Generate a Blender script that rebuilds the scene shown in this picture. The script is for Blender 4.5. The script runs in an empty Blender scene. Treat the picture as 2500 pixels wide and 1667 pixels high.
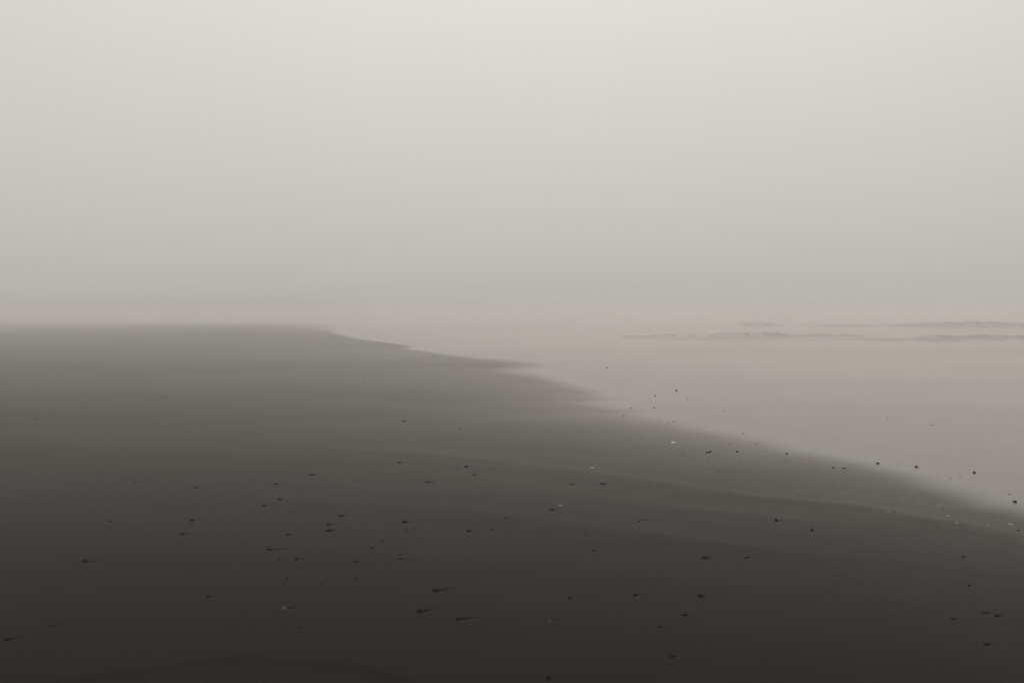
import bpy, math, random
import numpy as np
from mathutils import Vector

sc = bpy.context.scene
col = sc.collection
R = math.radians

# ------------------------------------------------------------------ camera
CAM_H = 1.62            # metres above still water
FPX = 2430.0            # focal length in pixels of a 2500 px wide frame (35 mm on full frame)
W0, H0 = 2500.0, 1667.0
HORIZON = 752.0         # row of the true horizon in that frame
cd = bpy.data.cameras.new('camera')
cam = bpy.data.objects.new('camera', cd); col.objects.link(cam)
cd.sensor_width = 36.0; cd.lens = FPX / W0 * 36.0
cd.clip_start = 0.05; cd.clip_end = 8000.0
pitch = -math.atan((H0/2 - HORIZON) / FPX)         # looking slightly down
cam.location = (0, 0, CAM_H)
cam.rotation_euler = (R(90) + pitch, 0, 0)
sc.camera = cam

# ------------------------------------------------------------------ world
SUN_EL, SUN_AZ = 48.0, 3.0       # degrees; azimuth right of the view direction
world = bpy.data.worlds.new('World'); sc.world = world
world.use_nodes = True
nt = world.node_tree; nt.nodes.clear()
def N(tree, t, **kw):
    n = tree.nodes.new(t)
    for k, v in kw.items(): setattr(n, k, v)
    return n
def math_node(tree, op, a, b=None, clamp=False):
    n = tree.nodes.new('ShaderNodeMath'); n.operation = op; n.use_clamp = clamp
    for i, v in enumerate((a, b)):
        if v is None: continue
        if isinstance(v, (int, float)): n.inputs[i].default_value = v
        else: tree.links.new(v, n.inputs[i])
    return n.outputs[0]
sky = N(nt, 'ShaderNodeTexSky', sky_type='NISHITA', sun_disc=False)
sky.sun_elevation = R(SUN_EL); sky.sun_rotation = R(SUN_AZ)
sky.dust_density = 8.0; sky.air_density = 1.0; sky.ozone_density = 1.0
hs = N(nt, 'ShaderNodeHueSaturation'); hs.inputs['Saturation'].default_value = 0.05
nt.links.new(sky.outputs[0], hs.inputs['Color'])
tc = N(nt, 'ShaderNodeTexCoord'); sep = N(nt, 'ShaderNodeSeparateXYZ')
nt.links.new(tc.outputs['Generated'], sep.inputs[0])
# overcast luminance: zenith three times the horizon, plus a broad soft lobe round the veiled sun
z = math_node(nt, 'MAXIMUM', sep.outputs[2], 0.0)
grad = math_node(nt, 'MULTIPLY_ADD', z, 1.12); nt.nodes[-1].inputs[2].default_value = 1.0
sd_ = (math.sin(R(SUN_AZ))*math.cos(R(SUN_EL)), math.cos(R(SUN_AZ))*math.cos(R(SUN_EL)), math.sin(R(SUN_EL)))
dot = N(nt, 'ShaderNodeVectorMath', operation='DOT_PRODUCT')
nt.links.new(tc.outputs['Generated'], dot.inputs[0]); dot.inputs[1].default_value = sd_
lobe = math_node(nt, 'POWER', math_node(nt, 'MAXIMUM', dot.outputs['Value'], 0.0), 3.0)
grad2 = math_node(nt, 'ADD', grad, math_node(nt, 'MULTIPLY', lobe, 0.2))
# the faint unevenness of thick fog
nz = N(nt, 'ShaderNodeTexNoise'); nz.inputs['Scale'].default_value = 2.2; nz.inputs['Detail'].default_value = 3.0
nt.links.new(tc.outputs['Generated'], nz.inputs['Vector'])
nzf = math_node(nt, 'MULTIPLY_ADD', nz.outputs[0], 0.06); nt.nodes[-1].inputs[2].default_value = 0.97
grad3 = math_node(nt, 'MULTIPLY', grad2, nzf)
SKY_K = 3.90
lum = math_node(nt, 'MULTIPLY', grad3, SKY_K)
comb = N(nt, 'ShaderNodeCombineXYZ')
for i, c in enumerate((1.035, 1.0, 0.945)):
    nt.links.new(math_node(nt, 'MULTIPLY', lum, c), comb.inputs[i])
mixw = N(nt, 'ShaderNodeMixRGB'); mixw.inputs[0].default_value = 0.06
nt.links.new(comb.outputs[0], mixw.inputs[1]); nt.links.new(hs.outputs[0], mixw.inputs[2])
bg = N(nt, 'ShaderNodeBackground'); bg.inputs['Strength'].default_value = 0.12
nt.links.new(mixw.outputs[0], bg.inputs['Color'])
wo = N(nt, 'ShaderNodeOutputWorld'); nt.links.new(bg.outputs[0], wo.inputs['Surface'])

# ------------------------------------------------------------------ sun behind the fog
sl = bpy.data.lights.new('sun', 'SUN'); sl.energy = 0.5; sl.angle = R(60); sl.color = (1.0, 0.97, 0.92)
so = bpy.data.objects.new('sun', sl); col.objects.link(so)
so.rotation_euler = (R(-(90 - SUN_EL)), 0, R(-SUN_AZ))

sc.view_settings.view_transform = 'Standard'; sc.view_settings.look = 'None'
sc.view_settings.exposure = 0.0; sc.view_settings.gamma = 1.0
sc.render.engine = 'CYCLES'
sc.cycles.volume_bounces = 3; sc.cycles.max_bounces = 8
sc.cycles.use_denoising = True

# ------------------------------------------------------------------ land and sea, as functions of x, y
def flat(px, py, h=0.0):
    """point of the level h that the frame row/column looks at"""
    d = (CAM_H - h) * FPX / (py - HORIZON)
    return ((px - W0/2) / FPX * d, d)

SHORE_PX = [(2500,1250),(2400,1235),(2330,1208),(2240,1180),(2160,1156),(2080,1136),(2000,1121),(1900,1101),
  (1850,1087),(1760,1066),(1700,1053),(1640,1036),(1560,1019),(1515,1011),(1548,1004),(1500,996),(1440,983),(1478,976),(1420,951),
  (1350,931),(1300,917),(1225,905),(1236,899),(1262,895),(1276,890),(1250,884),(1130,871),(1040,860),(990,853),(972,850),(1000,847),(970,841),
  (935,836),(895,831),(860,826),(828,818),(800,810),(770,803),(740,797),(680,793),(560,792),(300,791),(0,789)]
shore = [(30,-1500),(11,-60),(7.5,-14),(5.6,-2),(4.7,3.0),(4.25,5.6)] + [flat(*p) for p in SHORE_PX] + [(-150,150),(-420,210),(-1700,420)]
shore = np.array(shore)
def poly_sd(P, poly):
    """signed distance to a polyline: positive on its left-hand side"""
    best = np.full(len(P), 1e18); sg = np.ones(len(P))
    for a, b in zip(poly[:-1], poly[1:]):
        ab = b - a; L2 = ab @ ab
        t = np.clip(((P - a) @ ab) / L2, 0, 1)
        q = a + t[:, None]*ab
        d = ((P - q)**2).sum(1)
        cr = ab[0]*(P[:,1]-a[1]) - ab[1]*(P[:,0]-a[0])
        m = d < best*(1-1e-9)
        # at a shared vertex take the side of the segment with the larger perpendicular offset
        tie = (~m) & (d <= best*(1+1e-9))
        perp = np.abs(cr)/math.sqrt(L2)
        if 'pb' in locals():
            m |= tie & (perp > pb)
        else: pb = perp*0
        sg = np.where(m, np.sign(cr), sg); pb = np.where(m, perp, pb); best = np.minimum(best, d)
    return np.sqrt(best)*sg

# older swash lines left on the sand
LINE1 = np.array([(6.5,-12),(4.9,0),(4.1,5.0)] + [flat(x,y) for x,y in ((2500,1302),(2190,1252),(1875,1214),(1650,1184),(1480,1165),(1250,1136),(1000,1110),(700,1096),(300,1090))] + [(-60,16)])
LINE2 = np.array([(5.5,-12),(4.2,0),(3.6,4.2)] + [flat(x,y) for x,y in ((2500,1402),(2200,1373),(1900,1350),(1650,1325),(1400,1290),(1200,1262),(900,1235),(500,1225))] + [(-60,12)])
LINE3 = np.array([(5.5,-12),(4.0,0),(3.4,5.0)] + [flat(x,y) for x,y in ((2500,1345),(2150,1300),(1800,1262),(1500,1232),(1250,1215),(900,1195),(500,1180))] + [(-60,13)])
SHADE_LINE = np.array([(3,1.0),(1.6,2.6)] + [flat(x,y) for x,y in ((900,1650),(600,1622),(480,1638),(330,1660),(100,1690))] + [(-4,3.0)])  # not a swash line: course of the painted shadow band in the near sand

def hash2(i, j, s):
    n = np.sin(i*127.1 + j*311.7 + s*74.7)*43758.5453
    return n - np.floor(n)
def vnoise(x, y, s=0):
    xi, yi = np.floor(x), np.floor(y); xf, yf = x-xi, y-yi
    u, v = xf*xf*(3-2*xf), yf*yf*(3-2*yf)
    a, b = hash2(xi, yi, s), hash2(xi+1, yi, s); c, d = hash2(xi, yi+1, s), hash2(xi+1, yi+1, s)
    return (a*(1-u)+b*u)*(1-v) + (c*(1-u)+d*u)*v
def fbm(x, y, s=0, o=4):
    r = np.zeros_like(x); a, t = 1.0, 0.0
    for k in range(o):
        r += a*vnoise(x*2**k, y*2**k, s+k*13); t += a; a *= 0.5
    return r/t
def sstep(a, b, x):
    t = np.clip((x-a)/(b-a), 0, 1); return t*t*(3-2*t)

TIP = flat(1275, 892)
def softness(x, y):
    """half width in metres of the band over which the swash thins out"""
    return 0.46 + 1.15*np.clip(-x-12, 0, 40) + 0.9*np.exp(-((x-TIP[0])**2 + ((y-TIP[1])*0.6)**2)/5.0)
SCOUR = []      # x, y, length, width, depth, angle
def sand_fields(P):
    x, y = P[:,0], P[:,1]
    r = np.hypot(x, y)
    s = poly_sd(P, shore)
    s = s + (fbm(x*0.55, y*0.55, 5, 3)-0.5)*0.35*np.clip(r/12, 0.3, 1.4)
    q = s + 1.15*np.clip(-x-12, 0, 40)          # the bed falls away only beyond the swash
    zs = np.where(s > 0, 0.09*(1-np.exp(-s/14.0)), np.where(q > 0, 0, np.maximum(-0.0035*np.minimum(-q, 12) - 0.02*np.maximum(-q-12, 0), -1.0)))
    zs = zs + (fbm(x*0.2+3, y*0.25, 9, 2)-0.5)*0.012*sstep(0.3, 4, s)
    wet = 0.325 + 0.56*np.exp(-np.maximum(s,0)/1.25)*sstep(26, 11, r) + 0.17*np.exp(-np.maximum(s,0)/4.0)*sstep(60, 15, r)
    for L, k, w, tone in ((LINE1, 1.0, 0.5, 0.085), (LINE3, 0.5, 0.35, 0.045), (LINE2, 0.9, 0.45, 0.07)):
        d = poly_sd(P, L) + (fbm(x*0.9, y*0.9, 21+k*7, 4)-0.5)*0.42
        fade = sstep(-3.5, 1.2, x + (fbm(x*0.4, y*0.4, 33, 2)-0.5)*2)
        fade = fade*sstep(26, 14, r)
        ridge = np.exp(-(d/0.07)**2)
        # seaward of the line (d<0) the film of the last wave is still there
        tone = tone*(0.35 + 1.3*fbm(x*0.8, y*0.8, 57+k*5, 3))
        wet += fade*tone*1.15*(sstep(0.16, -0.10, d)*np.exp(np.minimum(d,0)/w) - 0.35*np.exp(-((d-0.2)/0.18)**2))
        wet += fade*0.26*k*(fbm(x*0.3+k, d*4.5, 63+k*9, 4)-0.5)*np.exp(-np.abs(d)/0.9)
        zs = zs + fade*0.0005*k*ridge
    d4 = poly_sd(P, SHADE_LINE)
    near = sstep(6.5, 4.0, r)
    shade_tint = 0.45*np.exp(-((d4-0.05)/0.055)**2)*near*sstep(0.6, -0.6, x)  # soft shadow band near the camera, painted into the sand colour
    wet = wet*(1 - 0.75*shade_tint)  # less gloss along the painted shadow band
    # shore-parallel streaks, soft
    ca, sa = math.cos(0.32), math.sin(0.32)
    u, v = x*ca - y*sa, x*sa + y*ca
    st = fbm(u*0.5, v*2.6, 41, 4)
    wet = wet*(1 + (st-0.5)*0.13) + (fbm(u*0.12, v*0.3, 47, 3)-0.5)*0.07
    zs = zs + (fbm(u*1.2, v*5, 51, 3)-0.5)*0.0007*sstep(0.0, 1.0, s)*sstep(30, 10, r)
    for (cx, cy, L, w, dep, an) in SCOUR:
        m = (np.abs(x-cx) < L*4+w*6) & (np.abs(y-cy) < L*3+w*6)
        if not m.any(): continue
        c, q = math.cos(an), math.sin(an)
        a = (x[m]-cx)*c + (y[m]-cy)*q; b = -(x[m]-cx)*q + (y[m]-cy)*c
        la = np.where(a > 0, L, w*0.9)
        width = w*(1 - 0.45*np.clip(a/(L*2.2), 0, 1))
        core = np.exp(-(a/la)**2 - (b/width)**2)
        wob = 0.35 + 0.95*fbm(a/w*1.1+7+cx*9, b/w*1.8+cy*5, 61, 3)
        zs[m] = zs[m] - dep*core
        wet[m] = wet[m]*(1 - 0.97*np.clip(core*wob, 0, 1))  # gloss taken out of the hollow to deepen its painted shade
        shade_tint[m] = np.maximum(shade_tint[m], np.clip(1.35*core*wob, 0, 0.98))  # shade of the scour hollow and tail, painted into the sand colour
    return s, zs, np.clip(wet, 0.02, 1), shade_tint

def land(px, py, over=True):
    """where the sight line through a frame point meets the sand or the water"""
    d = CAM_H * FPX / (py - HORIZON)
    for _ in range(6):
        P = np.array([((px - W0/2)/FPX*d, d)])
        h = float(sand_fields(P)[1][0])
        if over: h = max(h, 0.002)
        d = (CAM_H - h) * FPX / (py - HORIZON)
    return (px - W0/2)/FPX*d, d, h

def shader(name):
    m = bpy.data.materials.new(name); m.use_nodes = True; t = m.node_tree; t.nodes.clear()
    o = t.nodes.new('ShaderNodeOutputMaterial'); return m, t, o
def link(t, a, b): t.links.new(a, b)
def tag(o, label=None, cat=None, group=None, kind=None):
    if label: o['label'] = label
    if cat: o['category'] = cat
    if group: o['group'] = group
    if kind: o['kind'] = kind
    return o
def mesh_obj(name, V, F, mat, smooth=True, attrs=None):
    me = bpy.data.meshes.new(name)
    V = np.asarray(V, dtype=np.float32)
    me.vertices.add(len(V)); me.vertices.foreach_set('co', V.ravel())
    F = np.asarray(F, dtype=np.int32); k = F.shape[1]
    me.loops.add(F.size); me.loops.foreach_set('vertex_index', F.ravel())
    me.polygons.add(len(F)); me.polygons.foreach_set('loop_start', np.arange(0, F.size, k, dtype=np.int32))
    me.polygons.foreach_set('loop_total', np.full(len(F), k, dtype=np.int32))
    me.update(calc_edges=True); me.validate()
    if smooth: me.polygons.foreach_set('use_smooth', np.ones(len(me.polygons), dtype=bool))
    for n_, a_ in (attrs or {}).items():
        at = me.attributes.new(n_, 'FLOAT', 'POINT'); at.data.foreach_set('value', np.asarray(a_, dtype=np.float32))
    me.materials.append(mat)
    o = bpy.data.objects.new(name, me); col.objects.link(o); return o

# ------------------------------------------------------------------ materials of the setting
def attr(t, name):
    n = t.nodes.new('ShaderNodeAttribute'); n.attribute_name = name; return n.outputs['Fac']
sand_m, t, out = shader('wet_dark_sand')
wet, shade_tint = attr(t, 'wet'), attr(t, 'shade_tint')
geo = t.nodes.new('ShaderNodeNewGeometry')
n1 = t.nodes.new('ShaderNodeTexNoise'); n1.inputs['Scale'].default_value = 240; n1.inputs['Detail'].default_value = 3
n2 = t.nodes.new('ShaderNodeTexNoise'); n2.inputs['Scale'].default_value = 1.7; n2.inputs['Detail'].default_value = 5
link(t, geo.outputs['Position'], n1.inputs['Vector']); link(t, geo.outputs['Position'], n2.inputs['Vector'])
cr = t.nodes.new('ShaderNodeMixRGB'); cr.inputs[1].default_value = (0.0048,0.0046,0.0033,1); cr.inputs[2].default_value = (0.0075,0.0069,0.0055,1)
link(t, n2.outputs[0], cr.inputs[0])
cr2 = t.nodes.new('ShaderNodeMixRGB'); cr2.blend_type = 'MULTIPLY'; cr2.inputs[0].default_value = 0.5
mr = t.nodes.new('ShaderNodeMapRange'); mr.inputs[3].default_value = 0.5; mr.inputs[4].default_value = 1.5
link(t, n1.outputs[0], mr.inputs[0]); link(t, cr.outputs[0], cr2.inputs[1]); link(t, mr.outputs[0], cr2.inputs[2])
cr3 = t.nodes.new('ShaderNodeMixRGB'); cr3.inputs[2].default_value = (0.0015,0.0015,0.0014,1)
link(t, shade_tint, cr3.inputs[0]); link(t, cr2.outputs[0], cr3.inputs[1])  # painted shade: sand colour darkened in scour hollows and the near band
bp = t.nodes.new('ShaderNodeBump'); bp.inputs['Strength'].default_value = 0.25; bp.inputs['Distance'].default_value = 0.002
link(t, n1.outputs[0], bp.inputs['Height'])
df = t.nodes.new('ShaderNodeBsdfDiffuse'); link(t, cr3.outputs[0], df.inputs['Color']); link(t, bp.outputs[0], df.inputs['Normal'])
gl = t.nodes.new('ShaderNodeBsdfGlossy'); gl.inputs['Roughness'].default_value = 0.32; gl.inputs['Color'].default_value = (1,0.945,0.912,1)
fr = t.nodes.new('ShaderNodeFresnel'); fr.inputs['IOR'].default_value = 1.33
n3 = t.nodes.new('ShaderNodeTexNoise'); n3.inputs['Scale'].default_value = 55; n3.inputs['Detail'].default_value = 6; n3.inputs['Roughness'].default_value = 0.75
link(t, geo.outputs['Position'], n3.inputs['Vector'])
gr = math_node(t, 'MULTIPLY_ADD', n3.outputs[0], 2.0); t.nodes[-1].inputs[2].default_value = 0.0
fac = math_node(t, 'MULTIPLY', math_node(t, 'MULTIPLY', math_node(t, 'POWER', fr.outputs[0], 2.0), gr), wet)   # ripples hide the film except at grazing angles
mx = t.nodes.new('ShaderNodeMixShader'); link(t, fac, mx.inputs[0]); link(t, df.outputs[0], mx.inputs[1]); link(t, gl.outputs[0], mx.inputs[2])

def water_nodes(t):
    # long-exposure swash: aerated milky water with a soft reflection of the fog
    cr = t.nodes.new('ShaderNodeMixRGB'); cr.inputs[1].default_value = (0.05,0.048,0.044,1); cr.inputs[2].default_value = (0.215,0.202,0.183,1)
    link(t, attr(t, 'foam'), cr.inputs[0])
    df = t.nodes.new('ShaderNodeBsdfDiffuse'); link(t, cr.outputs[0], df.inputs['Color'])
    gl = t.nodes.new('ShaderNodeBsdfGlossy'); gl.inputs['Roughness'].default_value = 0.14; gl.inputs['Color'].default_value = (1,0.98,0.95,1)
    fr = t.nodes.new('ShaderNodeFresnel'); fr.inputs['IOR'].default_value = 1.33
    mx = t.nodes.new('ShaderNodeMixShader'); link(t, math_node(t, 'MULTIPLY', fr.outputs[0], 0.76), mx.inputs[0]); link(t, df.outputs[0], mx.inputs[1]); link(t, gl.outputs[0], mx.inputs[2])
    return mx.outputs[0]
# the last thin film of a wave spreads over the sand
mx2 = t.nodes.new('ShaderNodeMixShader'); link(t, attr(t, 'film'), mx2.inputs[0]); link(t, mx.outputs[0], mx2.inputs[1]); link(t, water_nodes(t), mx2.inputs[2])
link(t, mx2.outputs[0], out.inputs['Surface'])
water_m, t, out = shader('milky_shallow_water')
link(t, water_nodes(t), out.inputs['Surface'])

def pebble_mat(name, c, rough, spec):
    m, t, out = shader(name)
    b = t.nodes.new('ShaderNodeBsdfPrincipled')
    tc = t.nodes.new('ShaderNodeTexCoord'); n = t.nodes.new('ShaderNodeTexNoise'); n.inputs['Scale'].default_value = 3.0; n.inputs['Detail'].default_value = 4
    link(t, tc.outputs['Object'], n.inputs['Vector'])
    mr = t.nodes.new('ShaderNodeMixRGB'); mr.inputs[1].default_value = tuple(v*0.6 for v in c)+(1,); mr.inputs[2].default_value = tuple(v*1.4 for v in c)+(1,)
    link(t, n.outputs[0], mr.inputs[0]); link(t, mr.outputs[0], b.inputs['Base Color'])
    b.inputs['Roughness'].default_value = rough; b.inputs['Specular IOR Level'].default_value = spec
    bp = t.nodes.new('ShaderNodeBump'); bp.inputs['Strength'].default_value = 0.3; bp.inputs['Distance'].default_value = 0.1
    link(t, n.outputs[0], bp.inputs['Height']); link(t, bp.outputs[0], b.inputs['Normal'])
    link(t, b.outputs[0], out.inputs['Surface']); return m
M_BLACK = pebble_mat('black_basalt', (0.0012,0.0012,0.0011), 0.9, 0.02)
M_DARK = pebble_mat('dark_stone', (0.0022,0.0021,0.0019), 0.9, 0.03)
M_GREY = pebble_mat('grey_stone', (0.0085,0.0080,0.0072), 0.85, 0.06)
M_PALE = pebble_mat('pale_stone', (0.10,0.097,0.09), 0.8, 0.1)
M_SHELL = pebble_mat('white_shell', (0.60,0.585,0.55), 0.45, 0.4)
M_SHELLG = pebble_mat('worn_shell', (0.25,0.243,0.225), 0.6, 0.2)

# ------------------------------------------------------------------ pebbles and shells
rng = random.Random(11)
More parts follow.
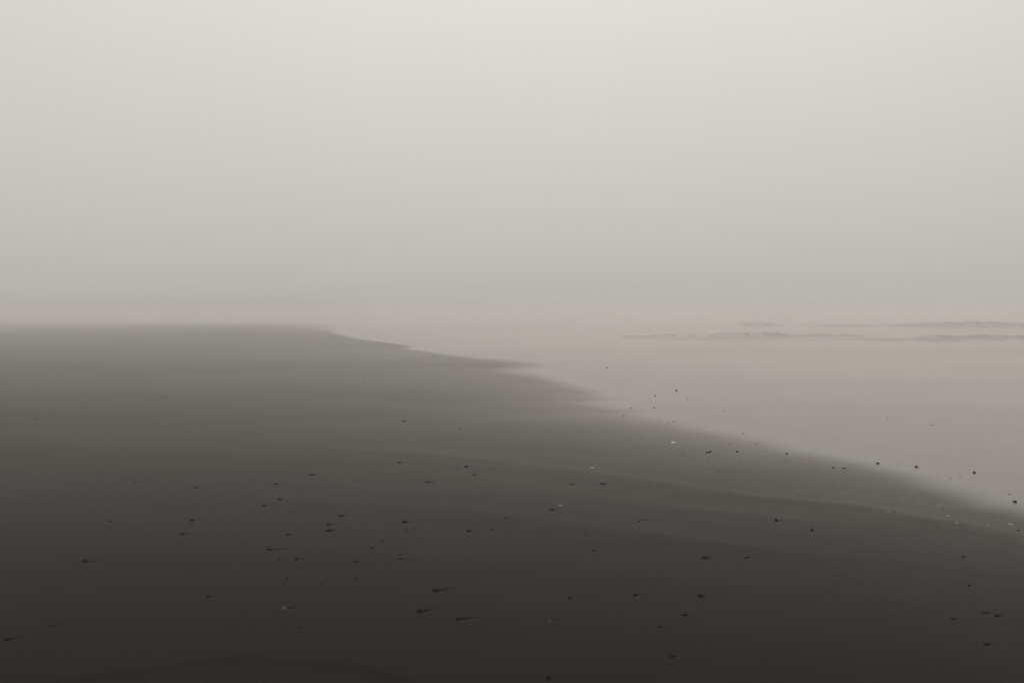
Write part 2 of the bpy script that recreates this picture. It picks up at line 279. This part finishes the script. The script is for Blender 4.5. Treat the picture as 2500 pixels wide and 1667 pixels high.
#  column, row, width px, height px, kind, tone, tail px, label
from_table = [
# left foreground
(199,1374,13,7,'stone','black',16,'lone black stone in the left foreground, thickest on that side of the beach'),
(3,1567,12,6,'stone','black',20,'black stone cut by the left frame edge with a dark scour tail'),
(116,1534,14,3,'stone','dark',14,'thin sunken sliver of stone up right of the stone at the left frame edge'),
(298,1600,4,2,'stone','dark',0,'tiny dark speck alone on bare sand near the bottom left corner'),
(502,1461,10,4,'stone','black',8,'small black stone alone between the lone left stone and the pale-topped one'),
(87,1022,10,3,'stone','grey',0,'faint grey pebble far out beside the left frame edge'),
(386,1089,8,3,'stone','grey',0,'faint pebble on the left sand, up left of a dark flat pebble'),
(325,1178,8,3,'stone','grey',12,'barely visible buried pebble on the left sand'),
(474,1191,11,3,'stone','dark',8,'flat dark pebble on the left sand, the farthest clear one there'),
(262,1273,10,3,'stone','grey',0,'faint sunken pebble up right of the lone black left stone'),
(464,1272,9,4,'stone','black',4,'small black tilted pebble just above a longer black one on the left sand'),
(437,1306,12,4,'stone','black',10,'long low black pebble on the left sand, its thin tail to the right'),
(425,1333,7,2,'stone','grey',0,'faint speck right below the long low black left pebble'),
(130,913,8,3,'shell','worn',0,'pale fleck of shell far off on the left sand'),
(402,971,7,3,'stone','grey',0,'small faint pebble far off on the left half of the sand'),
(623,971,5,3,'stone','grey',0,'minute grey pebble far off, right of the other distant left one'),
(885,934,5,3,'stone','grey',0,'minute pebble, the most distant on the dry centre of the beach'),
# centre left cluster
(614,1215,8,3,'stone','grey',0,'faint pebble on the left edge of the centre scatter'),
(643,1092,7,2,'stone','grey',0,'barely visible pebble above the centre scatter'),
(859,1023,5,3,'stone','grey',0,'tiny faint pebble left of its distant neighbour in the centre'),
(986,1028,9,3,'stone','grey',5,'faint short streaked pebble far up the centre sand'),
(1122,1045,7,3,'stone','grey',0,'faint pebble far up the centre, just right of a short streaked one'),
(973,1130,9,3,'stone','dark',6,'small flat dark pebble alone on the centre sand above the scatter'),
(759,1160,11,4,'stone','dark',6,'dark flat pebble, topmost clear one of the centre left scatter'),
(877,1174,11,2,'stone','grey',0,'very faint flat pebble in the middle of the centre scatter'),
(672,1182,8,4,'stone','dark',12,'dark pebble with a faint tail at the upper left of the scatter'),
(1137,1140,8,4,'stone','black',4,'small black pebble, darkest of the far row in the centre'),
(1117,1144,8,3,'stone','grey',0,'faint pebble touching left of the darkest one of the far row'),
(1207,1145,7,2,'stone','grey',0,'faint pebble right of the darkest one of the far row'),
(1245,1145,6,2,'stone','grey',0,'faint pebble at the right end of the far row in the centre'),
(1157,1160,9,3,'stone','dark',0,'dim flat pebble just below the far row in the centre'),
(1044,1178,11,3,'stone','dark',8,'flat dark pebble lower left of the far row in the centre'),
(679,1220,12,4,'stone','black',4,'flat black pebble, left one of a close pair in the scatter'),
(698,1222,8,3,'stone','grey',0,'small grey pebble, right one of a close pair in the scatter'),
(641,1236,9,4,'stone','black',6,'small black pebble at the left edge of the scatter below a close pair'),
(678,1260,8,2,'stone','grey',0,'barely visible pebble below the close pair in the scatter'),
(831,1261,14,3,'stone','dark',6,'long thin dark pebble up right of two stacked black ones'),
(983,1276,15,5,'stone','black',6,'black curved pebble, the boldest on the mid sand in the centre'),
(798,1282,12,5,'stone','black',12,'black pebble, upper of two lying one above the other'),
(799,1297,16,5,'stone','black',6,'wide black pebble, lower of two lying one above the other'),
(988,1297,12,3,'stone','grey',0,'faint flat pebble right below the black curved one'),
(1145,1298,10,4,'stone','dark',10,'dark pebble on the mid sand, left one of a spaced pair'),
(1200,1296,9,3,'stone','dark',4,'small dark pebble on the mid sand, right one of a spaced pair'),
(1235,1266,9,3,'stone','dark',5,'small dark pebble above right of a spaced pair on the mid sand'),
(699,1307,9,4,'stone','dark',8,'dim dark pebble lower left of the two stacked black ones'),
(932,1324,6,3,'stone','dark',0,'tiny dark speck between the black curved pebble and the light-capped pair'),
(903,1340,9,3,'stone','dark',5,'small thin dark pebble upper left of the light-capped pair'),
(653,1344,11,5,'stone','black',26,'black pebble with a long soft tail on the left of the scatter'),
(678,1367,6,3,'stone','dark',3,'small dark pebble, left one of the pair under the soft-tailed one'),
(718,1368,9,4,'stone','black',8,'black pebble, right one of the pair under the soft-tailed one'),
(973,1356,8,5,'stone','grey',8,'small grey-capped stone, upper of the light-capped pair'),
(973,1367,11,5,'stone','grey',8,'wider grey-capped stone, lower of the light-capped pair'),
(994,1371,9,3,'stone','grey',8,'faint sunken pebble just right of the light-capped pair'),
(865,1374,10,3,'stone','dark',6,'thin tilted dark pebble left of the light-capped pair'),
(697,1415,8,3,'stone','dark',0,'small dim pebble above the pale-topped stone'),
(865,1416,7,3,'stone','dark',4,'small dim pebble under the thin tilted one'),
(776,1431,9,4,'stone','grey',5,'small curled grey pebble up right of the pale-topped stone'),
(1061,1446,13,6,'stone','black',34,'black stone with a long rising tail, topmost of the bold foreground trio'),
(1024,1496,16,6,'stone','black',24,'wide black stone with a broad smudged tail, lowest left of the bold foreground trio'),
(1118,1517,14,6,'stone','black',34,'black stone with a long thin tail, rightmost of the bold foreground trio'),
(689,1489,14,7,'stone','pale',20,'pale-topped stone with a dark underside in the left centre foreground'),
(725,1539,8,5,'stone','grey',6,'small upright grey chip just below the pale-topped stone'),
# centre and right
(1535,1075,7,3,'stone','dark',0,'small dark pebble left of the white shell'),
(1564,1065,5,3,'stone','grey',0,'minute faint pebble between the white shell and the dark one left of it'),
(1313,1091,4,3,'stone','grey',0,'minute pebble alone in the centre, far left of the white shell'),
(1446,1143,12,5,'shell','worn',0,'grey upturned shell resting on the sand left below the white one'),
(1397,1183,14,3,'stone','grey',0,'faint sunken flat pebble below the grey upturned shell'),
(1472,1182,15,3,'stone','dark',4,'thin dark sliver of stone below the grey upturned shell'),
(1585,1189,8,4,'stone','dark',0,'small dark pebble right of the thin dark sliver'),
(1368,1235,9,4,'shell','worn',0,'small grey shell fragment in the centre, just above a wide dim stone'),
(1348,1245,15,4,'stone','dark',0,'wide dim stone just under a small grey shell fragment'),
(1572,1271,18,2,'stick','dark',0,'short thin dark twig lying flat on the mid sand'),
(1561,1274,5,3,'stone','dark',0,'tiny dark pebble at the left end of the thin twig'),
(1431,1308,12,2,'stone','grey',0,'very faint sunken pebble just above a lone small dark one in the centre'),
(1448,1347,9,3,'stone','dark',5,'small dark pebble alone in the centre between far row and foreground'),
(1724,1365,15,4,'stone','black',5,'wide flat black pebble on the right sand beside a dim one'),
(1826,1364,11,4,'stone','grey',4,'dim curved pebble right of the wide flat black one'),
(1552,1457,11,5,'stone','black',12,'black pebble with a soft halo in the right centre foreground'),
(1393,1464,11,4,'stone','black',0,'small smooth black pebble left of the one with a soft halo'),
(1716,1459,15,5,'stone','black',0,'wide shiny-rimmed black pebble right of the one with a soft halo'),
(1676,1507,9,4,'stone','black',8,'small black pebble right under the wide shiny-rimmed one'),
(1612,1536,9,5,'stone','dark',10,'small dark round pebble lower left of the wide shiny-rimmed one'),
(1342,1520,9,5,'stone','pale',10,'small light-capped pebble alone below the smooth black one'),
(1642,1611,10,4,'stone','black',12,'black pebble with a speckled tail near the bottom edge'),
(1340,1664,12,6,'stone','black',8,'black stone cut by the bottom edge of the frame'),
(1874,1615,5,2,'stone','dark',0,'tiny speck near the bottom edge on the right'),
(1900,1272,9,6,'stone','black',10,'peaked black pebble on the right, upper left of the blocky one'),
(1986,1296,9,8,'stone','black',0,'blocky upright black stone on the right sand'),
(2360,1363,8,3,'stone','black',4,'small black pebble on the right, above a tilted sliver'),
(2375,1434,7,4,'stone','black',0,'tiny tilted black sliver above the three far right stones'),
(2417,1502,13,4,'stone','black',5,'long tilted black stone, top one of the far right three'),
(2445,1509,14,5,'stone','black',6,'thick black stone, rightmost of the far right three'),
(2337,1516,14,5,'stone','dark',0,'ragged dark stone, leftmost of the far right three'),
(2421,1580,14,4,'stone','black',4,'flat black pebble alone in the bottom right corner'),
(2495,1297,9,4,'stone','dark',0,'dim pebble at the right frame edge just under the pale shell bits'),
# wet edge below the water line
(1645,1080,12,5,'shell','white',0,'bright white shell lying near the water line'),
(1644,1101,5,3,'stone','grey',0,'barely visible pebble right below the bright white shell'),
(1669,1111,6,3,'stone','dark',0,'small dark pebble lower right of the bright white shell'),
(1699,1116,7,3,'stone','grey',0,'dim pebble between the white shell and the touching dark pair'),
(1728,1105,8,3,'stone','black',0,'black pebble, left one of the nearly touching wet pair'),
(1736,1103,7,3,'stone','black',0,'black pebble, right one of the nearly touching wet pair'),
(1682,1072,5,3,'stone','dark',0,'small dim pebble right of the bright white shell'),
(1641,1058,5,3,'stone','dark',0,'small dark pebble straight above the bright white shell'),
(1677,1050,5,3,'stone','dark',0,'small pebble on the very water line above right of the white shell'),
(1737,1080,6,3,'stone','grey',0,'faint pebble at the water line above the nearly touching pair'),
(1784,1084,8,3,'stone','dark',0,'flat dim pebble on the water line up left of a black one'),
(1802,1103,7,3,'stone','black',0,'flat black pebble on wet sand right of the nearly touching pair'),
(1836,1101,4,3,'stone','dark',0,'tiny round dark pebble next right of a flat black one'),
(1811,1128,7,3,'stone','dark',0,'dim pebble on wet sand below a flat black one'),
(1755,1151,9,3,'stone','dark',0,'dark flat pebble alone on the sheen below the nearly touching pair'),
(1873,1101,4,3,'stone','dark',0,'tiny pebble on the water line left of two others'),
(1898,1110,7,3,'stone','dark',0,'thin dark pebble on the water line lower left of a jet black one'),
(1924,1107,6,4,'stone','black',0,'jet black squarish pebble right at the water line'),
(1921,1127,7,3,'stone','dark',0,'dim pebble on wet sand right below the jet black squarish one'),
(1984,1108,4,3,'stone','dark',0,'tiny dark pebble in the water right of the jet black squarish one'),
(2039,1143,6,3,'stone','black',0,'small black pebble, left one of a pair on the water line'),
(2066,1144,7,3,'stone','black',0,'small black pebble, right one of a pair on the water line'),
# in the film of water
(1482,897,4,3,'stone','black',0,'black speck, farthest out and leftmost of those in the water'),
(1652,952,5,4,'stone','black',0,'round black pebble standing in the water, boldest of the far ones'),
(1600,965,5,3,'stone','dark',0,'dim pebble in the water left below the boldest far one'),
(1680,974,4,3,'stone','dark',0,'tiny pebble in the water right below the boldest far one'),
(1541,995,6,3,'stone','dark',0,'pebble in the water by the sand spits, left of its twin'),
(1598,994,6,3,'stone','dark',0,'pebble in the water, right of its twin by the sand spits'),
(1769,1001,5,3,'stone','dark',0,'lone small pebble in the water right of the sand spits'),
(1523,1015,4,3,'stone','grey',0,'faint speck right at the tip of the lowest sand spit'),
(1611,1029,4,3,'stone','grey',0,'faint speck, left of three at the water edge above the white shell'),
(1630,1033,4,3,'stone','dark',0,'tiny speck, middle of three at the water edge above the white shell'),
(1647,1027,5,4,'stone','dark',0,'dark pebble, right of three at the water edge above the white shell'),
(1817,1057,6,3,'stone','grey',0,'faint pebble in the water well above a flat black one'),
(1850,1083,4,3,'stone','grey',0,'faint speck in the water above two tiny ones on the water line'),
(2170,1020,6,3,'stone','grey',0,'dim pebble far out in open water, left of a paler fleck'),
(2279,1036,8,3,'shell','worn',0,'pale fleck of shell far out in the open water'),
(2147,1131,9,4,'stone','black',-14,'black pebble in the water with a streak trailing to its left'),
(2242,1139,9,4,'stone','black',0,'oval black pebble in the water right of the streaked one'),
(2384,1153,10,4,'stone','black',-6,'black pebble in the water, right one of the evenly spaced three'),
(2350,1165,4,3,'stone','dark',0,'tiny speck in the water just lower left of the third spaced pebble'),
(2325,1167,4,3,'stone','dark',0,'tinier faint speck, left one of two in the right water'),
(2471,1206,6,3,'stone','dark',0,'small dark speck in the water just above the thick black edge pebble'),
(2485,1225,10,5,'stone','black',-8,'thick black pebble in the water by the right frame edge'),
# pale bits on the wet band, far right
(2252,1230,8,3,'shell','worn',0,'pale shell bit, upper left of the scattered pale ones on the right'),
(2298,1236,7,3,'shell','worn',0,'pale shell bit just right of the upper left one'),
(2323,1261,10,3,'shell','worn',0,'wide pale shell bit in the middle of the scattered pale ones'),
(2343,1278,9,3,'shell','worn',0,'pale shell bit right below the wide middle one'),
(2419,1284,7,3,'shell','worn',0,'dim pale shell bit left of the widest one near the frame edge'),
(2475,1282,13,4,'shell','worn',0,'widest pale shell bit, beside the right frame edge'),
(2175,1251,7,3,'shell','worn',0,'faintest pale shell bit, leftmost of the scattered pale ones'),
]
MATS = dict(black=M_BLACK, dark=M_DARK, grey=M_GREY, pale=M_PALE, white=M_SHELL, worn=M_SHELLG)

def ico(sub):
    import bmesh
    bm = bmesh.new(); bmesh.ops.create_icosphere(bm, subdivisions=sub, radius=1.0)
    V = np.array([v.co[:] for v in bm.verts]); F = np.array([[v.index for v in f.verts] for f in bm.faces]); bm.free(); return V, F
ICO = ico(3)
def stone_mesh(w, d, h, seed, block=False):
    """a worn stone: low lobes, one or two broken flats; base sunk below z=0"""
    r = random.Random(seed); V = ICO[0].copy(); n = V.copy()
    for _ in range(6):
        ax = np.array([r.gauss(0,1) for _ in range(3)]); ax /= np.linalg.norm(ax)
        V += n*(0.10*np.sin((n@ax)*r.uniform(1.5,4.0) + r.uniform(0,6)))[:,None]
    for _ in range(5 if block else 3):                    # chipped faces
        ax = np.array([r.gauss(0,1), r.gauss(0,1), r.gauss(0,0.6)]); ax /= np.linalg.norm(ax)
        lim = r.uniform(0.55, 0.8); k = V@ax
        V -= np.outer(np.maximum(k-lim, 0)*0.85, ax)
    V[:,2] = np.where(V[:,2] < 0, V[:,2]*0.7, V[:,2])
    V = V/np.array([np.abs(V[:,0]).max(), np.abs(V[:,1]).max(), V[:,2].max()])
    return V*np.array([w/2, d/2, h]) , ICO[1]
def shell_mesh(w, d, h, seed):
    """one valve of a clam lying on its rim: radial ribs, an off-centre beak, real thickness"""
    r = random.Random(seed); na, nr = 40, 9; V = []; F = []
    for layer in (0, 1):
        for i in range(nr+1):
            q = i/nr
            for j in range(na):
                a = 2*math.pi*j/na
                rim = 1.0 + 0.05*math.cos(11*a)*q + 0.12*math.cos(a-1.2)
                x = q*rim*math.cos(a)*0.5*w; y = (q*rim*math.sin(a)*0.5 - 0.18*(1-q))*d
                zz = h*(1-q**2.2)*(1+0.05*math.cos(14*a)*q) - (0.10*h if layer else 0)
                V.append((x, y, zz))
    L = (nr+1)*na
    for layer in (0,1):
        for i in range(nr):
            for j in range(na):
                a, b = i*na+j, i*na+(j+1)%na; f = (a, b, b+na, a+na)
                f = tuple(v+layer*L for v in f); F.append(f if layer == 0 else f[::-1])
    for j in range(na):
        a, b = nr*na+j, nr*na+(j+1)%na; F.append((a, b, b+L, a+L))
    return np.array(V), np.array(F)
def twig_mesh(w, d, h, seed):
    r = random.Random(seed); n, k = 14, 8; V = []; F = []
    for i in range(n+1):
        q = i/n; rad = h*0.5*(1-0.5*q)*(0.9+0.25*r.random())*(0.2 if i in (0,n) else 1)
        cx, cy = (q-0.5)*w, 0.06*w*math.sin(q*4)
        for j in range(k):
            a = 2*math.pi*j/k; V.append((cx, cy+rad*math.cos(a), h*0.35+rad*math.sin(a)))
    for i in range(n):
        for j in range(k):
            F.append((i*k+j, i*k+(j+1)%k, (i+1)*k+(j+1)%k, (i+1)*k+j))
    return np.array(V), np.array(F)

placed = []
for (px, py, w, h, kind, tone, tail, label) in from_table:
    x, y, g = land(px, py + h*0.4)
    s0 = float(sand_fields(np.array([(x, y)]))[0][0])
    m = y/FPX                                  # metres per pixel there
    placed.append((x, y, w*m, h*m, kind, tone, tail*m, label, s0))
for (x, y, w, h, kind, tone, tail, label, s0) in placed:
    if kind != 'stone' or s0 < -0.1: continue
    T_ = abs(tail)
    an = R(27 + rng.uniform(-7, 7)) if y < 6.5 else R(16 + rng.uniform(-7, 7))
    tail *= rng.uniform(0.35, 0.85) if y > 5.6 else 0.75
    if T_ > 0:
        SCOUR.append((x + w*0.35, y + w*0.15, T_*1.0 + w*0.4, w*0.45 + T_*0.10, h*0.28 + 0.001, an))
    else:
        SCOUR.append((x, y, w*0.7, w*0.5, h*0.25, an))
def scene_h(x, y):
    s, zz, _, _ = sand_fields(np.array([(x, y)])); return float(s[0]), float(zz[0])
GROUPS = {}
for i, (x, y, w, h, kind, tone, tail, label, s0) in enumerate(placed):
    s, zz = scene_h(x, y)
    inwater = s < 0.15
    base = max(zz, 0.0) if inwater else zz
    if kind == 'stone':
        if s < 2.5 and y > 7 and tone != 'black': w *= 0.8; h *= 0.6; tone = 'grey' if y > 8 else tone
        elif inwater: w *= 1.0; h *= 0.65
        faint = tone == 'grey'
        hh = h*(0.75 if faint else 1.1 if tone != 'black' else 1.3)
        if tone in ('black', 'dark') and not inwater: w *= 1.18
        V, F = stone_mesh(w*1.02, w*rng.uniform(0.6, 0.9), hh, 100+i, block='blocky' in label or 'squarish' in label or 'peaked' in label)
        if inwater: V[:,2] = np.where(V[:,2] < 0, V[:,2]*((base-zz+0.012)/(hh*0.7)), V[:,2])
        name, cat = 'pebble', 'pebble'
        if label.split(',')[0].find('stone') >= 0 or 'rock' in label: name, cat = 'beach_stone', 'stone'
        grp = 'pebbles standing in the thin water' if inwater else 'pebbles scattered on the dark sand'
    elif kind == 'shell':
        V, F = shell_mesh(w, w*0.85, max(h*0.8, w*0.25), 100+i); name, cat = 'sea_shell', 'shell'
        grp = 'pale shell bits on the beach'
        if inwater: base -= 0.002
    else:
        V, F = twig_mesh(w, 0, h*0.9, 100+i); name, cat, grp = 'twig', 'twig', None
    o = mesh_obj(name, V, F, MATS[tone]); o.location = (x, y, base)
    o.rotation_euler = (0, 0, R(rng.uniform(-25, 25)) if kind != 'shell' else R(rng.uniform(-20, 20)))
    if kind == 'shell' and tone == 'white': o.rotation_euler = (R(8), 0, R(-8))
    tag(o, label, cat, grp, 'thing')

# ------------------------------------------------------------------ beach: one sheet to the horizon
def fan(thetas, radii):
    """ring grid round the camera's foot, closed by a centre vertex"""
    nt_, nr_ = len(thetas), len(radii)
    rr, tt = np.meshgrid(radii, thetas, indexing='ij')
    P = np.stack([rr*np.sin(tt), rr*np.cos(tt)], -1).reshape(-1, 2)
    i = np.arange(nr_-1)[:,None]; j = np.arange(nt_)[None,:]; j2 = (j+1) % nt_
    F = np.stack([i*nt_+j, i*nt_+j2, (i+1)*nt_+j2, (i+1)*nt_+j], -1).reshape(-1, 4)
    return P, F
def thetas(n, half=R(31)):
    a = np.linspace(-half, half, n); b = np.linspace(half, 2*math.pi-half, 92)[1:-1]
    return np.concatenate([a, b])
def radii(step_px, near, far_switch):
    k = CAM_H*FPX; i = np.arange(k/near, k/far_switch, -step_px); r = k/i
    n = [0.04, 0.2, 0.5, 0.9, 1.4, 1.9, 2.4, 2.8, 3.1]
    f = [r[-1]]; 
    while f[-1] < 1700: f.append(f[-1]*1.02+0.3)
    return np.concatenate([n, r, f[1:]])
def fields_chunked(P):
    outs = [sand_fields(P[a:a+200000]) for a in range(0, len(P), 200000)]
    return [np.concatenate([o[k] for o in outs]) for k in range(4)]
# ------------------------------------------------------------------ water: one sheet, thinning to nothing on the sand
WAVES = [   # crest line in metres (x, y), height, face width, back width, milkiness lost, seed
  # front row
  ([(p[0]-W0/2)/FPX*p[1] for p in ((1510,56),(1580,55),(1650,54),(1760,55),(1900,56),(2030,56),(2130,57))], [56,55,54,55,56,56,57], [0.10,0.17,0.20,0.30,0.36,0.26,0.04], 0.9, 3.0, 1),
  ([(p[0]-W0/2)/FPX*p[1] for p in ((1900,52),(2060,51.0),(2190,50.5),(2300,51.5),(2400,52.5),(2500,53),(2800,55),(3300,58))], [52,51,50.5,51.5,52.5,53,55,58], [0.03,0.12,0.20,0.30,0.34,0.36,0.3,0.2], 0.8, 3.0, 2),
  # back row
  ([(p[0]-W0/2)/FPX*p[1] for p in ((1790,92),(1825,92),(1850,92),(1885,92),(1930,92))], [92]*5, [0.0,0.36,0.52,0.34,0.0], 1.4, 3.0, 3),
  ([(p[0]-W0/2)/FPX*p[1] for p in ((1960,90),(2060,89),(2140,88),(2250,87),(2400,86),(2550,86),(2800,88),(3300,92))], [90,89,88,87,86,86,88,92], [0.05,0.34,0.10,0.45,0.62,0.5,0.5,0.3], 1.6, 4.5, 4),
]
def water_fields(P, s, zz):
    x, y = P[:,0], P[:,1]
    r = np.hypot(x, y)
    h = np.zeros(len(P)); foam = np.ones(len(P))
    foam *= 0.80 + 0.42*(fbm(x*0.10, y*0.45, 71, 4)-0.5)*2*sstep(8, 30, r) + 0.06*(fbm(x*0.5, y*1.4, 75, 3)-0.5)
    # troughs between the old wash lines are a little less milky
    for (yb, x0, x1, a) in ((39.5, 1, 8, 0.24), (38, 8, 22, 0.16), (24, 9, 14, 0.2), (18, 7, 11, 0.12), (68, -10, 6, .16)):
        yy = yb + 0.06*x + (fbm(x*0.25, y*0.02, 81, 3)-0.5)*2
        foam -= a*np.exp(-((y-yy)/(yb*0.028))**2)*sstep(x0-2.5, x0+1, x)*sstep(x1+3, x1-1, x)
    for (wx, wy, wh, fw, bw, sd) in WAVES:
        o_ = np.argsort(wx); X = np.array(wx)[o_]
        yc = np.interp(x, X, np.array(wy, float)[o_]) + (fbm(x*0.45, x*0+sd, 90+sd, 4)-0.5)*2.2 + (fbm(x*1.9, x*0+sd, 93+sd, 3)-0.5)*1.1
        H = np.interp(x, X, np.array(wh, float)[o_], left=0, right=0)*(0.7+0.6*fbm(x*1.1, x*0+sd*3, 95+sd, 4))*(0.68+0.45*sstep(0.3, 0.6, fbm(x*0.3, x*0+sd*5, 97+sd, 3)))
        a = y - yc                       # negative: towards the shore
        prof = np.where(a < 0, np.exp(-(a/fw)**2), np.exp(-(a/bw)**2))
        H = H*(0.72 if wy[0] < 80 else 0.62)
        h += H*prof
        face = np.exp(-((a + fw*0.7)/(fw*1.0))**2)*np.clip(H/0.25, 0, 1)
        lip = np.exp(-((a-0.1)/(0.35))**2)*np.clip(H/0.2, 0, 1)
        foam += -0.5*face*(0.6+0.8*fbm(x*1.5, y*1.5, 99+sd, 3)) + 0.12*lip
    # low swell far out
    h += 0.03*(fbm(x*0.05, y*0.25, 111, 3)-0.5)*sstep(25, 60, r)*sstep(3, 12, -s)
    edge = (fbm(x*0.9, y*0.9, 121, 3)-0.5)*0.25
    soft = softness(x, y)
    far = 1.0*sstep(-14, -40, x)
    film = sstep(0.6 + far, -0.9, (s + edge)/soft)
    foam *= 0.62 + 0.38*sstep(0.5, 10.0, -s)
    cut = -0.9*softness(x, y) - 0.25          # the sheet dives just under the sand where it ends
    k = sstep(0.0, 1.0, (cut + 0.15 - s)/(0.9 + 0.03*np.maximum(r-30, 0)))
    z = (zz - 0.006)*(1-k) + np.maximum(h*sstep(-0.5, -3, s), zz + 0.004)*k
    return z, film, np.clip(foam, 0, 1)
def water_radii():
    k = CAM_H*FPX; i = np.arange(k/3.3, k/44.0, -1.6); r = k/i
    m = np.arange(44.2, 100, 0.22)
    f = [100.0]
    while f[-1] < 1650: f.append(f[-1]*1.025+0.5)
    return np.concatenate([[2.0,2.6,3.0], r, m, f])
P, F = fan(thetas(1300), radii(1.25, 3.3, 70.0))
s, zz, wt, st = fields_chunked(P)
_, film, foam = water_fields(P, s, zz)
beach = mesh_obj('beach_sand', np.column_stack([P, zz]), F, sand_m, attrs={'wet': wt, 'shade_tint': st, 'film': film, 'foam': foam})
tag(beach, kind='structure')

P, F = fan(thetas(760), water_radii())
s, zz, wt, st = fields_chunked(P)
rr_ = np.hypot(P[:,0],P[:,1])
keep = (s < -0.9*softness(P[:,0], P[:,1]) + 0.1)
F = F[keep[F].all(1)]
used = np.zeros(len(P), bool); used[F.ravel()] = True
idx = np.cumsum(used)-1
P2, s2, z2 = P[used], s[used], zz[used]; F = idx[F]
zw, film, foam = water_fields(P2, s2, z2)
water = mesh_obj('sea_water', np.column_stack([P2, zw]), F, water_m, attrs={'foam': foam})
tag(water, kind='structure')

# ------------------------------------------------------------------ haze: one closed box round everything
HZ = 0.0078
hm = bpy.data.materials.new('sea_fog'); hm.use_nodes = True; t = hm.node_tree; t.nodes.clear()
o_ = t.nodes.new('ShaderNodeOutputMaterial'); v = t.nodes.new('ShaderNodeVolumePrincipled')
v.inputs['Color'].default_value = (0.885, 0.868, 0.845, 1); v.inputs['Density'].default_value = HZ; v.inputs['Anisotropy'].default_value = 0.0
link(t, v.outputs[0], o_.inputs['Volume'])
a, b, z0, z1 = -1900.0, 1900.0, -2.2, CAM_H + 0.7
V = [(x, y, z) for z in (z0, z1) for x, y in ((a,a),(b,a),(b,b),(a,b))]
Fz = [(0,3,2,1),(4,5,6,7),(0,1,5,4),(1,2,6,5),(2,3,7,6),(3,0,4,7)]
hz = mesh_obj('haze', V, Fz, hm, smooth=False); tag(hz, kind='stuff')
